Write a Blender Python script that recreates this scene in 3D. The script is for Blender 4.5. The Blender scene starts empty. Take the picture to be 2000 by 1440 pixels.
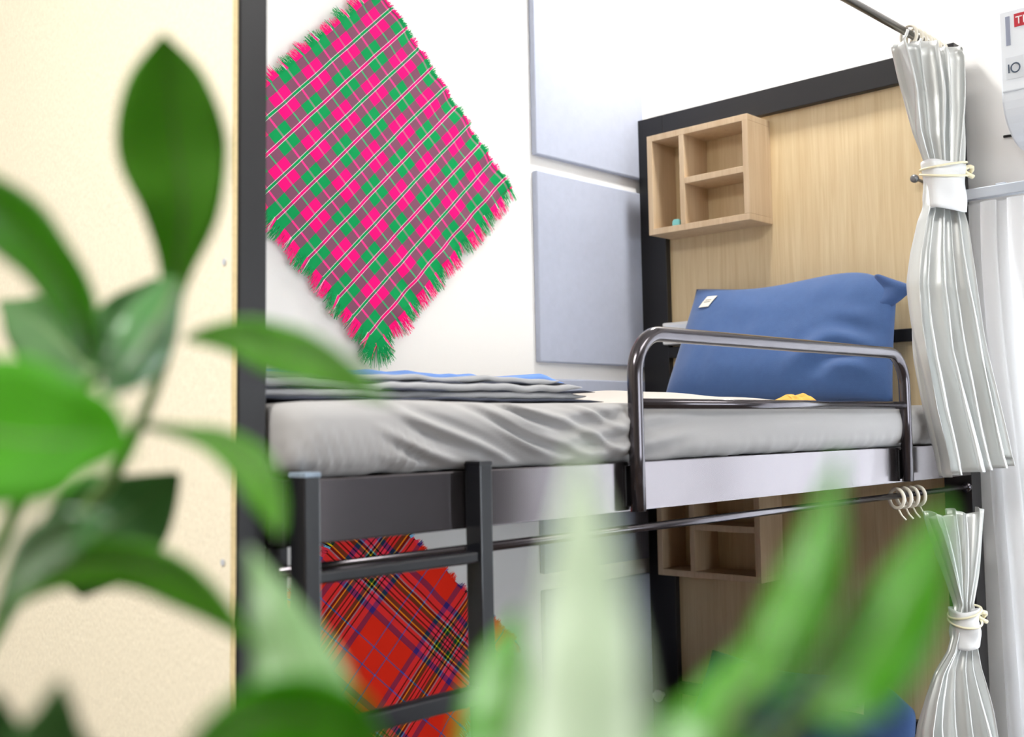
import bpy, bmesh, math, random
from mathutils import Vector, Matrix, noise
random.seed(7)
S = bpy.context.scene
COL = S.collection
PI = math.pi

# ------------------------------------------------------------------ camera
cd = bpy.data.cameras.new('camera')
cam = bpy.data.objects.new('camera', cd); COL.objects.link(cam)
RT, UP, FW = ((0.68569139, -0.72762061, -0.01988892), (-0.02643816, -0.05220201, 0.99828652), (0.72741208, 0.68399065, 0.05503142))
cam.matrix_world = Matrix(((RT[0], UP[0], -FW[0], -2.85666), (RT[1], UP[1], -FW[1], -1.12324), (RT[2], UP[2], -FW[2], 1.63355), (0, 0, 0, 1)))
cd.sensor_width = 36; cd.lens = 40.086; cd.clip_start = 0.02
cd.dof.use_dof = True; cd.dof.focus_distance = 2.35; cd.dof.aperture_fstop = 4.2
S.camera = cam
# ------------------------------------------------------------------ daylight, lamps, exposure
S.view_settings.view_transform = 'Standard'; S.view_settings.look = 'None'
S.view_settings.gamma = 1; S.view_settings.use_curve_mapping = False
S.view_settings.exposure = 0.1
W = bpy.data.worlds.new('sky'); S.world = W; W.use_nodes = True
bg = W.node_tree.nodes['Background']
bg.inputs[0].default_value = (0.86, 0.93, 1.0, 1); bg.inputs[1].default_value = 8.5

def area(name, loc, sx, sy, power, color, rot=(0, 0, 0)):
    l = bpy.data.lights.new(name, 'AREA'); l.shape = 'RECTANGLE'; l.size = sx; l.size_y = sy
    l.energy = power; l.color = color
    o = bpy.data.objects.new(name, l); COL.objects.link(o); o.location = loc; o.rotation_euler = rot
    return o
ADDED_LAMPS = [(-3.45, -.55, 1.2, .6, 62), (-1.2, -1.75, 1.2, .6, 18)]
CEIL = 3.3

# ------------------------------------------------------------------ helpers
ORG = {}
def put(o, parent=None, org=None):
    COL.objects.link(o)
    if parent is not None: o.parent = parent
    return o
def tag(o, label=None, cat=None, group=None, kind=None):
    if label: o['label'] = label
    if cat: o['category'] = cat
    if group: o['group'] = group
    if kind: o['kind'] = kind
    return o
def thing(name, loc, label, cat, group=None):
    o = bpy.data.objects.new(name, None); COL.objects.link(o); o.location = loc
    o.empty_display_size = .05
    ORG[o.name] = Vector(loc)
    return tag(o, label, cat, group)

class MB:
    def __init__(s): s.v = []; s.f = []; s.uv = []
    def box(s, x0, x1, y0, y1, z0, z1):
        b = len(s.v)
        s.v += [(x0,y0,z0),(x1,y0,z0),(x1,y1,z0),(x0,y1,z0),(x0,y0,z1),(x1,y0,z1),(x1,y1,z1),(x0,y1,z1)]
        s.f += [tuple(b+i for i in q) for q in ((0,3,2,1),(4,5,6,7),(0,1,5,4),(1,2,6,5),(2,3,7,6),(3,0,4,7))]
        return s
    def grid(s, nu, nv, fn, closeu=False, uv=None):
        b = len(s.v)
        for j in range(nv+1):
            for i in range(nu if closeu else nu+1):
                s.v.append(tuple(fn(i/nu, j/nv)))
                if uv: s.uv.append(uv(i/nu, j/nv))
        w = nu if closeu else nu+1
        for j in range(nv):
            for i in range(nu):
                i2 = (i+1) % w if closeu else i+1
                s.f.append((b+j*w+i, b+j*w+i2, b+(j+1)*w+i2, b+(j+1)*w+i))
        return s
    def tube(s, pts, r, n=12, caps=True, closed=False):
        P = [Vector(p) for p in pts]; m = len(P); b = len(s.v)
        rr = r if isinstance(r, (list, tuple)) else [r]*m
        prev = None
        for i, p in enumerate(P):
            if closed: t = P[(i+1) % m]-P[i-1]
            else: t = P[min(i+1, m-1)]-P[max(i-1, 0)]
            t.normalize()
            if prev is None:
                a = Vector((0,0,1)) if abs(t.z) < .9 else Vector((1,0,0))
                a = (a-t*a.dot(t)).normalized()
            else: a = (prev-t*prev.dot(t)).normalized()
            prev = a; c = t.cross(a)
            for k in range(n):
                q = 2*PI*k/n
                s.v.append(tuple(p+(a*math.cos(q)+c*math.sin(q))*rr[i]))
        for i in range(m if closed else m-1):
            j = (i+1) % m
            for k in range(n):
                k2 = (k+1) % n
                s.f.append((b+i*n+k, b+i*n+k2, b+j*n+k2, b+j*n+k))
        if caps and not closed:
            s.f.append(tuple(b+k for k in reversed(range(n)))); s.f.append(tuple(b+(m-1)*n+k for k in range(n)))
        return s
    def prism(s, poly, fn0, fn1):
        b = len(s.v); n = len(poly)
        s.v += [fn0(p) for p in poly]+[fn1(p) for p in poly]
        s.f.append(tuple(b+i for i in reversed(range(n)))); s.f.append(tuple(b+n+i for i in range(n)))
        for i in range(n):
            j = (i+1) % n; s.f.append((b+i, b+j, b+n+j, b+n+i))
        return s
    def build(s, name, mat, parent=None, smooth=False, bevel=0, loc=None, solid=0, lean=False):
        if lean: s.v = [(x+(z-1.73)*.0125, y, z) for x, y, z in s.v]
        if parent is not None: o0 = ORG[parent.name]
        elif loc is not None: o0 = Vector(loc)
        else:
            xs, ys, zs = zip(*s.v); o0 = Vector(((min(xs)+max(xs))/2, (min(ys)+max(ys))/2, min(zs)))
        me = bpy.data.meshes.new(name)
        me.from_pydata([tuple(Vector(v)-o0) for v in s.v], [], s.f)
        if s.uv and len(s.uv) == len(s.v):
            ul = me.uv_layers.new(name='UVMap')
            for lp in me.loops: ul.data[lp.index].uv = s.uv[lp.vertex_index]
        me.materials.append(MAT[mat] if isinstance(mat, str) else mat)
        bm = bmesh.new(); bm.from_mesh(me)
        if not s.uv: bmesh.ops.recalc_face_normals(bm, faces=bm.faces)
        bm.to_mesh(me); bm.free()
        for p in me.polygons: p.use_smooth = smooth
        o = bpy.data.objects.new(name, me); COL.objects.link(o)
        if parent is not None:
            o.parent = parent
            # children of a mesh part hang from that part's own origin
            if parent.type == 'EMPTY' or True: o.location = (0, 0, 0)
        else: o.location = o0
        ORG[o.name] = o0.copy()
        if solid:
            m = o.modifiers.new('thickness', 'SOLIDIFY'); m.thickness = solid; m.offset = 0
        if bevel:
            m = o.modifiers.new('edges', 'BEVEL'); m.width = bevel; m.segments = 2; m.limit_method = 'ANGLE'
        return o

# ------------------------------------------------------------------ materials
MAT = {}
def lin(r, g, b):
    f = lambda c: (c/255/12.92) if c/255 <= .04045 else ((c/255+.055)/1.055)**2.4
    return (f(r), f(g), f(b), 1)
def mat(name, col, rough=.5, metal=0, bump=0, bscale=200, vary=0, vscale=20, stretch=None, spec=.5, coat=0, trans=0, sheen=0, coord='Object'):
    m = bpy.data.materials.new(name); m.use_nodes = True; MAT[name] = m
    N = m.node_tree.nodes; K = m.node_tree.links; p = N['Principled BSDF']
    p.inputs['Base Color'].default_value = col; p.inputs['Roughness'].default_value = rough
    p.inputs['Metallic'].default_value = metal; p.inputs['Specular IOR Level'].default_value = spec
    p.inputs['Coat Weight'].default_value = coat; p.inputs['Coat Roughness'].default_value = .08
    if sheen: p.inputs['Sheen Weight'].default_value = sheen
    tc = N.new('ShaderNodeTexCoord'); mp = N.new('ShaderNodeMapping'); K.new(tc.outputs[coord], mp.inputs[0])
    if stretch: mp.inputs['Scale'].default_value = stretch
    if vary:
        n = N.new('ShaderNodeTexNoise'); n.inputs['Scale'].default_value = vscale; n.inputs['Detail'].default_value = 6; n.inputs['Roughness'].default_value = .62
        K.new(mp.outputs[0], n.inputs['Vector'])
        r = N.new('ShaderNodeValToRGB'); r.color_ramp.elements[0].position = .3; r.color_ramp.elements[1].position = .7
        r.color_ramp.elements[0].color = tuple(c*(1-vary) for c in col[:3])+(1,); r.color_ramp.elements[1].color = tuple(min(1, c*(1+vary)) for c in col[:3])+(1,)
        K.new(n.outputs['Fac'], r.inputs[0]); K.new(r.outputs[0], p.inputs['Base Color'])
    if bump:
        n2 = N.new('ShaderNodeTexNoise'); n2.inputs['Scale'].default_value = bscale; n2.inputs['Detail'].default_value = 4
        K.new(mp.outputs[0], n2.inputs['Vector'])
        b = N.new('ShaderNodeBump'); b.inputs['Strength'].default_value = bump; b.inputs['Distance'].default_value = .002
        K.new(n2.outputs['Fac'], b.inputs['Height']); K.new(b.outputs[0], p.inputs['Normal'])
    if trans:
        t = N.new('ShaderNodeBsdfTranslucent'); t.inputs[0].default_value = tuple(min(1, c*1.6) for c in col[:3])+(1,)
        mx = N.new('ShaderNodeMixShader'); mx.inputs[0].default_value = trans
        K.new(p.outputs[0], mx.inputs[1]); K.new(t.outputs[0], mx.inputs[2]); K.new(mx.outputs[0], N['Material Output'].inputs[0])
    return m
mat('wall', lin(243, 241, 238), .85, bump=.15, bscale=90)
mat('ceil', lin(244, 243, 240), .9)
mat('wall_low_bounce', lin(136, 126, 116), .85, bump=.15, bscale=90)  # unseen walls darkened to cut light bounced into the lower bunk
mat('floor', lin(86, 68, 54), .35, vary=.08, vscale=3)
mat('board', lin(238, 229, 206), .75, bump=.5, bscale=160, vary=.05, vscale=110, stretch=(1, 1.6, .8))
mat('board_edge', lin(222, 200, 152), .8, vary=.1, vscale=200)
mat('black', lin(24, 23, 25), .42, spec=.45, bump=.05, bscale=400)
mat('rail_gloss', (0.19, 0.172, .18, 1), .13, metal=.95, spec=.5)
mat('tube', lin(90, 86, 90), .17, metal=.85)
mat('ladder', lin(20, 21, 26), .3, spec=.5, coat=.3)
mat('scuff', lin(130, 145, 160), .6, vary=.3, vscale=150)
mat('felt', lin(176, 182, 200), .95, bump=.25, bscale=500, vary=.03, vscale=40, sheen=.2)
mat('felt_edge', lin(226, 214, 200), .95)
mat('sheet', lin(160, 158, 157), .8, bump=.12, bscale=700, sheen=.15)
mat('sheet_low_bounce', lin(84, 82, 86), .85, bump=.12, bscale=700)  # sheet colour darkened to cut light bounced onto the lower headboard
mat('blanket', lin(164, 164, 166), .85, bump=.2, bscale=500, sheen=.2)
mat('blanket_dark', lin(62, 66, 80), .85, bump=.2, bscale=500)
mat('bluecloth', lin(112, 152, 222), .8, bump=.2, bscale=500)
mat('cream', lin(206, 200, 192), .85, bump=.2, bscale=400)
mat('yellow', lin(236, 180, 84), .8, bump=.2, bscale=400)
mat('navy', lin(62, 95, 148), .85, bump=.35, bscale=600, vary=.05, vscale=60, sheen=.25)
mat('navyd', lin(56, 86, 138), .85, bump=.35, bscale=600, vary=.05, vscale=60, sheen=.2)
mat('tagwhite', lin(240, 236, 222), .8)
mat('ink', lin(120, 118, 116), .8)
mat('white', lin(245, 245, 245), .35)
mat('plastic', lin(238, 242, 248), .3, spec=.5)
mat('acgrey', lin(150, 156, 176), .4)
mat('acred', lin(196, 40, 56), .4)
mat('acplate', lin(222, 226, 232), .4)
mat('acink', lin(70, 84, 104), .4)
mat('ringp', lin(236, 230, 214), .35)
mat('cord', lin(240, 232, 200), .7)
mat('satin', lin(216, 218, 216), .32, metal=.32, spec=.6, bump=.06, bscale=500, sheen=.3)
mat('band', lin(228, 229, 230), .42, spec=.5, bump=.05, bscale=300)
mat('teal', lin(130, 200, 196), .6)
mat('greym', lin(120, 122, 126), .35, metal=.6)
mat('alu', lin(196, 204, 216), .35, metal=.5)
mat('pot', lin(210, 205, 196), .5)
mat('soil', lin(60, 45, 34), .95, bump=.8, bscale=80)
mat('counter', lin(168, 140, 104), .4, vary=.1, vscale=8)
mat('added_door_dark', lin(40, 34, 32), .45)
mat('screw', lin(200, 205, 215), .3, metal=.9)
mat('leaf', lin(82, 144, 30), .38, vary=.12, vscale=30, trans=.35, spec=.45)
mat('leafb', lin(74, 148, 18), .34, vary=.12, vscale=30, trans=.4, spec=.5)
mat('leafm', lin(70, 148, 12), .6, vary=.12, vscale=30, trans=.4, spec=.15)
mat('leafq', lin(128, 164, 112), .34, vary=.08, vscale=30, trans=.3, spec=.5)
mat('leafd', lin(62, 104, 48), .6, vary=.12, vscale=30, trans=.2, spec=.2)
mat('leafg', lin(84, 130, 78), .2, vary=.1, vscale=30, trans=.2, spec=.9)
mat('leafp', lin(176, 192, 168), .5, vary=.08, vscale=30, trans=.3, spec=.35)
mat('stem', lin(88, 120, 58), .5, vary=.1, vscale=60)

def wood(name, c0, c1):
    m = bpy.data.materials.new(name); m.use_nodes = True; MAT[name] = m
    N = m.node_tree.nodes; K = m.node_tree.links; p = N['Principled BSDF']; p.inputs['Roughness'].default_value = .5
    tc = N.new('ShaderNodeTexCoord'); mp = N.new('ShaderNodeMapping'); mp.inputs['Scale'].default_value = (16, 16, .9)
    K.new(tc.outputs['Object'], mp.inputs[0])
    n = N.new('ShaderNodeTexNoise'); n.inputs['Scale'].default_value = 3.2; n.inputs['Detail'].default_value = 8; n.inputs['Distortion'].default_value = .8
    K.new(mp.outputs[0], n.inputs['Vector'])
    mp2 = N.new('ShaderNodeMapping'); mp2.inputs['Scale'].default_value = (150, 150, 4); K.new(tc.outputs['Object'], mp2.inputs[0])
    n2 = N.new('ShaderNodeTexNoise'); n2.inputs['Scale'].default_value = 2; n2.inputs['Detail'].default_value = 3; K.new(mp2.outputs[0], n2.inputs['Vector'])
    mx = N.new('ShaderNodeMix'); mx.inputs[0].default_value = .35; K.new(n.outputs['Fac'], mx.inputs[2]); K.new(n2.outputs['Fac'], mx.inputs[3])
    r = N.new('ShaderNodeValToRGB'); r.color_ramp.elements[0].position = .33; r.color_ramp.elements[1].position = .66
    r.color_ramp.elements[0].color = c0; r.color_ramp.elements[1].color = c1
    K.new(mx.outputs[0], r.inputs[0]); K.new(r.outputs[0], p.inputs['Base Color'])
    b = N.new('ShaderNodeBump'); b.inputs['Strength'].default_value = .08; b.inputs['Distance'].default_value = .001
    K.new(n2.outputs['Fac'], b.inputs['Height']); K.new(b.outputs[0], p.inputs['Normal'])
wood('oak', lin(206, 180, 138), lin(222, 201, 162))
wood('oak_shelf', lin(196, 168, 134), lin(214, 190, 158))

def sheer():
    m = bpy.data.materials.new('sheer'); m.use_nodes = True; MAT['sheer'] = m
    N = m.node_tree.nodes; K = m.node_tree.links; N.remove(N['Principled BSDF'])
    d = N.new('ShaderNodeBsdfDiffuse'); d.inputs[0].default_value = (.9, .9, .9, 1)
    t = N.new('ShaderNodeBsdfTranslucent'); t.inputs[0].default_value = (.9, .9, .91, 1)
    tr = N.new('ShaderNodeBsdfTransparent')
    a = N.new('ShaderNodeMixShader'); a.inputs[0].default_value = .5; K.new(d.outputs[0], a.inputs[1]); K.new(t.outputs[0], a.inputs[2])
    c = N.new('ShaderNodeMixShader'); c.inputs[0].default_value = .12; K.new(a.outputs[0], c.inputs[1]); K.new(tr.outputs[0], c.inputs[2])
    K.new(c.outputs[0], N['Material Output'].inputs[0])
sheer()
def glass():
    m = bpy.data.materials.new('glass'); m.use_nodes = True; MAT['glass'] = m
    N = m.node_tree.nodes; K = m.node_tree.links; N.remove(N['Principled BSDF'])
    g = N.new('ShaderNodeBsdfGlossy'); g.inputs['Roughness'].default_value = .02
    tr = N.new('ShaderNodeBsdfTransparent'); a = N.new('ShaderNodeMixShader'); a.inputs[0].default_value = .06
    K.new(tr.outputs[0], a.inputs[1]); K.new(g.outputs[0], a.inputs[2]); K.new(a.outputs[0], N['Material Output'].inputs[0])
glass()
def emit(name, col, st):
    m = bpy.data.materials.new(name); m.use_nodes = True; MAT[name] = m
    N = m.node_tree.nodes; K = m.node_tree.links; N.remove(N['Principled BSDF'])
    e = N.new('ShaderNodeEmission'); e.inputs[0].default_value = col; e.inputs[1].default_value = st
    K.new(e.outputs[0], N['Material Output'].inputs[0])

def ramp(N, stops):
    r = N.new('ShaderNodeValToRGB'); r.color_ramp.interpolation = 'CONSTANT'
    e = r.color_ramp.elements
    while len(e) < len(stops): e.new(.5)
    for k, (p, c) in zip(e, stops): k.position = p; k.color = c
    return r
def plaid(name, period, stops_u, stops_v, fac_v):
    """woven check: warp colours by u, weft colours by v (metres in the cloth), fac_v = how much the weft shows"""
    m = bpy.data.materials.new(name); m.use_nodes = True; MAT[name] = m
    N = m.node_tree.nodes; K = m.node_tree.links; p = N['Principled BSDF']
    p.inputs['Roughness'].default_value = .85; p.inputs['Specular IOR Level'].default_value = .2
    uv = N.new('ShaderNodeUVMap'); uv.uv_map = 'UVMap'; sx = N.new('ShaderNodeSeparateXYZ'); K.new(uv.outputs[0], sx.inputs[0])
    outs = []
    for ax in (0, 1):
        d = N.new('ShaderNodeMath'); d.operation = 'DIVIDE'; d.inputs[1].default_value = period; K.new(sx.outputs[ax], d.inputs[0])
        fr = N.new('ShaderNodeMath'); fr.operation = 'FRACT'; K.new(d.outputs[0], fr.inputs[0]); outs.append(fr)
    ru = ramp(N, stops_u); rv = ramp(N, stops_v); rf = ramp(N, fac_v)
    K.new(outs[0].outputs[0], ru.inputs[0]); K.new(outs[1].outputs[0], rv.inputs[0]); K.new(outs[1].outputs[0], rf.inputs[0])
    mx = N.new('ShaderNodeMix'); mx.data_type = 'RGBA'
    K.new(rf.outputs[0], mx.inputs[0]); K.new(ru.outputs[0], mx.inputs[6]); K.new(rv.outputs[0], mx.inputs[7])
    gm = N.new('ShaderNodeGamma'); gm.inputs[1].default_value = 2.2      # threads blend as dyed yarn does, by eye
    K.new(mx.outputs[2], gm.inputs[0]); K.new(gm.outputs[0], p.inputs['Base Color'])
    mp = N.new('ShaderNodeMapping'); mp.inputs['Scale'].default_value = (700, 700, 1); K.new(uv.outputs[0], mp.inputs[0])
    ck = N.new('ShaderNodeTexNoise'); ck.inputs['Scale'].default_value = 1; K.new(mp.outputs[0], ck.inputs['Vector'])
    b = N.new('ShaderNodeBump'); b.inputs['Strength'].default_value = .25; b.inputs['Distance'].default_value = .001
    K.new(ck.outputs['Fac'], b.inputs['Height']); K.new(b.outputs[0], p.inputs['Normal'])
def sym(half, period):
    """half sequence [(start, colour)...] mirrored to a full period, as ramp stops"""
    h = period/2; st = [(s/period, c) for s, c in half]
    ends = [s for s, c in half][1:]+[h]
    for (s, c), e in reversed(list(zip(half, ends))): st.append(((period-e)/period, c))
    return st
raw = lambda r, g, b: (r/255, g/255, b/255, 1)
g5 = (.5, .5, .5, 1); g8 = (.8, .8, .8, 1); g7 = (.68, .68, .68, 1)
PK, GR, WH = raw(252, 10, 120), raw(4, 150, 82), raw(250, 225, 225)
LP, LG = raw(255, 110, 160), raw(120, 190, 140)
pp = .1235
# pink band centred on 0, green band centred on half a period
plaid('tartan_pink', pp,
      sym([(0, LG), (.0024, PK), (.031, GR), (.0593, LP)], pp),
      sym([(0, GR), (.0032, WH), (.0046, PK), (.031, GR), (.0571, WH), (.0586, PK)], pp),
      sym([(0, g7), (.0032, g8), (.0046, g5), (.0571, g8), (.0586, g7)], pp))
RD, BK, DG, YE, LB, PU, BL = raw(255, 50, 26), raw(20, 10, 10), raw(6, 70, 50), raw(255, 225, 30), raw(130, 205, 245), raw(70, 50, 130), raw(50, 110, 225)
RP = raw(255, 62, 84)
rp = .323
half = [(0, RP), (.005, BK), (.0085, RP), (.013, DG), (.023, YE), (.0265, BK), (.034, LB), (.037, RP), (.045, BK), (.049, RP), (.064, PU), (.079, RD), (.1345, BL), (.138, RD)]
plaid('tartan_red', rp, sym(half, rp), sym(half, rp), [(0, g5), (.99, g5)])

LEAVES=[
 ([(-2.6173,-0.7095,1.6863),(-2.6184,-0.7169,1.7020),(-2.6200,-0.7244,1.7254),(-2.6226,-0.7236,1.7497),(-2.6278,-0.7274,1.7744),(-2.6324,-0.7310,1.7896)],[0.0037,0.0069,0.0158,0.0210,0.0144,0.0004],(-0.8602,0.5096,-0.0197),-18,16,'leaf'),
 ([(-2.6536,-0.7130,1.6642),(-2.6663,-0.7300,1.6794),(-2.6832,-0.7425,1.6949),(-2.7028,-0.7519,1.7078),(-2.7278,-0.7559,1.7239)],[0.0027,0.0077,0.0091,0.0103,0.0006],(-0.7035,0.4135,-0.5780),10,14,'leaf'),
 ([(-2.6167,-0.6494,1.6591),(-2.6225,-0.6299,1.6747),(-2.6279,-0.6107,1.6875),(-2.6351,-0.5892,1.6983)],[0.0067,0.0172,0.0145,0.0010],(-0.5555,0.3283,-0.7640),12,10,'leafd'),
 ([(-2.6216,-0.6590,1.6596),(-2.6130,-0.6547,1.6757),(-2.6038,-0.6510,1.6890),(-2.5908,-0.6516,1.7062)],[0.0044,0.0126,0.0110,0.0009],(-0.7998,0.3730,0.4703),15,10,'leafd'),
 ([(-2.6209,-0.7211,1.6962),(-2.6355,-0.7335,1.6791),(-2.6517,-0.7441,1.6625),(-2.6660,-0.7497,1.6489)],[0.0044,0.0104,0.0099,0.0005],(0.7732,-0.3793,-0.5082),-12,-28,'leafg'),
 ([(-2.6228,-0.7317,1.6717),(-2.6282,-0.7697,1.6699),(-2.6342,-0.8066,1.6625),(-2.6409,-0.8427,1.6552),(-2.6405,-0.8714,1.6429)],[0.0012,0.0059,0.0089,0.0069,0.0006],(0.1904,-0.2212,0.9565),14,10,'leaf'),
 ([(-2.6456,-0.7340,1.6383),(-2.6452,-0.7636,1.6360),(-2.6463,-0.7913,1.6315),(-2.6494,-0.8165,1.6227),(-2.6511,-0.8285,1.6135),(-2.6551,-0.8381,1.6036)],[0.0009,0.0025,0.0048,0.0074,0.0060,0.0005],(0.5065,-0.3139,0.8031),18,12,'leaf'),
 ([(-2.7372,-0.7686,1.6434),(-2.7279,-0.7926,1.6370),(-2.7194,-0.8160,1.6337),(-2.7089,-0.8271,1.6337),(-2.7010,-0.8353,1.6301)],[0.0133,0.0216,0.0198,0.0125,0.0006],(0.1954,-0.0879,0.9768),-20,8,'leafm'),
 ([(-2.6275,-0.6310,1.5731),(-2.6157,-0.6451,1.5907),(-2.5987,-0.6495,1.6032),(-2.5865,-0.6636,1.6177)],[0.0135,0.0236,0.0188,0.0014],(-0.5492,0.3477,0.7599),15,8,'leafd'),
 ([(-2.7036,-0.7553,1.5791),(-2.7023,-0.7726,1.5954),(-2.6991,-0.7914,1.6046),(-2.6903,-0.8012,1.6101)],[0.0016,0.0066,0.0067,0.0008],(-0.5752,0.3381,0.7449),-35,20,'leafg'),
 ([(-2.6878,-0.7131,1.5722),(-2.6804,-0.7369,1.5882),(-2.6675,-0.7656,1.5923),(-2.6574,-0.7903,1.5855),(-2.6479,-0.8136,1.5675)],[0.0018,0.0060,0.0078,0.0080,0.0006],(0.1724,0.0223,0.9848),22,10,'leaf'),
 ([(-2.7223,-0.8200,1.5396),(-2.7209,-0.8228,1.5557),(-2.7192,-0.8251,1.5624),(-2.7178,-0.8272,1.5707)],[0.0162,0.0101,0.0057,0.0005],(-0.8622,0.4521,0.2284),35,20,'leafd'),
 ([(-2.7251,-0.7872,1.5337),(-2.7226,-0.7911,1.5480),(-2.7218,-0.7926,1.5565),(-2.7210,-0.7940,1.5637)],[0.0086,0.0086,0.0057,0.0006],(-0.8857,0.4114,0.2153),30,20,'leafd'),
 ([(-2.6689,-0.8707,1.5543),(-2.6655,-0.8606,1.5659),(-2.6639,-0.8489,1.5806),(-2.6615,-0.8310,1.6002)],[0.0130,0.0130,0.0082,0.0005],(-0.8051,0.5061,-0.3092),0,-12,'leafq'),
 ([(-2.7102,-0.8782,1.5592),(-2.7013,-0.8883,1.5659),(-2.6922,-0.8981,1.5673),(-2.6846,-0.9059,1.5638),(-2.6778,-0.9126,1.5570)],[0.0022,0.0075,0.0097,0.0080,0.0006],(0.2063,0.1343,0.9692),15,8,'leafb'),
 ([(-2.6735,-0.9461,1.5532),(-2.6651,-0.9385,1.5670),(-2.6582,-0.9322,1.5778),(-2.6467,-0.9263,1.5889)],[0.0101,0.0096,0.0064,0.0004],(-0.6753,0.7307,0.1005),10,-28,'leafb'),
 ([(-2.7278,-1.0145,1.5773),(-2.7166,-1.0059,1.5940),(-2.7055,-0.9970,1.6108),(-2.6951,-0.9878,1.6307)],[0.0111,0.0091,0.0060,0.0006],(-0.6403,0.7681,0.0072),0,-10,'leafp'),
 ([(-2.6766,-1.0111,1.5852),(-2.6639,-1.0108,1.5947),(-2.6512,-1.0105,1.6059),(-2.6297,-1.0059,1.6270)],[0.0033,0.0056,0.0053,0.0004],(-0.4115,0.8379,0.3586),-10,-28,'leafb'),
 ([(-2.6644,-1.0164,1.5805),(-2.6491,-1.0187,1.5871),(-2.6343,-1.0206,1.5982),(-2.6139,-1.0218,1.6161)],[0.0045,0.0083,0.0076,0.0006],(-0.2861,0.8009,0.5261),-22,-26,'leafb'),
 ([(-2.6687,-0.9957,1.5621),(-2.6591,-0.9922,1.5722),(-2.6489,-0.9889,1.5786),(-2.6389,-0.9854,1.5849)],[0.0138,0.0099,0.0060,0.0007],(-0.4803,0.8425,0.2438),8,-28,'leafb'),
 ([(-2.6625,-0.9721,1.5494),(-2.6599,-0.9759,1.5623),(-2.6557,-0.9810,1.5707),(-2.6507,-0.9868,1.5760)],[0.0065,0.0075,0.0054,0.0005],(-0.3489,0.7444,0.5693),10,20,'leaf'),
]
STEMS=[[(-2.6780,-0.6144,1.4873),(-2.6648,-0.6323,1.5353),(-2.6369,-0.6366,1.5833),(-2.6195,-0.6573,1.6113),(-2.6195,-0.6887,1.6389),(-2.6136,-0.7054,1.6765),(-2.6167,-0.7108,1.6946)],
 [(-2.6878,-0.6198,1.5030),(-2.6735,-0.6391,1.5541),(-2.6592,-0.6581,1.6010),(-2.6474,-0.6734,1.6357),(-2.6375,-0.6861,1.6622)],
 [(-2.6159,-0.8718,1.5032),(-2.6463,-0.9151,1.5352),(-2.6663,-0.9394,1.5570)],
 [(-2.6115,-0.9350,1.5041),(-2.6502,-0.9859,1.5598),(-2.6588,-1.0006,1.5814)],
 [(-2.6115,-0.9350,1.5041),(-2.6363,-0.9861,1.5588),(-2.6503,-1.0092,1.5772)],
 [(-2.6575,-0.8425,1.5080),(-2.6603,-0.8567,1.5404),(-2.6627,-0.8625,1.5531)],
 [(-2.6885,-0.8543,1.5198),(-2.7039,-0.8700,1.5551)],
 [(-2.6847,-0.9760,1.5290),(-2.7200,-1.0079,1.5739)]]
UPCURT=[
 (2.5266,-0.3595,-0.0176,-0.1081,-0.0710),
 (2.5081,-0.3757,-0.0145,-0.0953,-0.0789),
 (2.3976,-0.3406,-0.0234,-0.1182,-0.0783),
 (2.3101,-0.3245,-0.0285,-0.1384,-0.0777),
 (2.2415,-0.2944,-0.0381,-0.1599,-0.0760),
 (2.2162,-0.2897,-0.0412,-0.1724,-0.0763),
 (2.1725,-0.2960,-0.0409,-0.1853,-0.0760),
 (2.1291,-0.3019,-0.0404,-0.1893,-0.0782),
 (2.0980,-0.3191,-0.0358,-0.1844,-0.0834),
 (2.0244,-0.3420,-0.0283,-0.1805,-0.0884),
 (1.9513,-0.3578,-0.0228,-0.1738,-0.0946),
 (1.8544,-0.3585,-0.0227,-0.1596,-0.1042),
 (1.7820,-0.3525,-0.0255,-0.1508,-0.1120),
 (1.6623,-0.3313,-0.0352,-0.1290,-0.1259),
 (1.5790,-0.3120,-0.0449,-0.1177,-0.1358),
 (1.5198,-0.3001,-0.0516,-0.1127,-0.1431),
]
LOCURT=[
 (1.4227,-0.3214,-0.0236,-0.1044,-0.0697),
 (1.3631,-0.2930,-0.0316,-0.1299,-0.0697),
 (1.2800,-0.2568,-0.0427,-0.1625,-0.0668),
 (1.2151,-0.2335,-0.0518,-0.1915,-0.0635),
 (1.1860,-0.2465,-0.0511,-0.1923,-0.0673),
 (1.1452,-0.2592,-0.0499,-0.1988,-0.0693),
 (1.1139,-0.2768,-0.0464,-0.2011,-0.0724),
 (1.0700,-0.3206,-0.0323,-0.1993,-0.0769),
 (1.0122,-0.3506,-0.0217,-0.1864,-0.0858),
 (0.9547,-0.3716,-0.0132,-0.1741,-0.0950),
 (0.9090,-0.3787,-0.0098,-0.1677,-0.1022),
 (0.8405,-0.3850,-0.0063,-0.1629,-0.1090),
 (0.7265,-0.3915,-0.0022,-0.1540,-0.1181),
]

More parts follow.
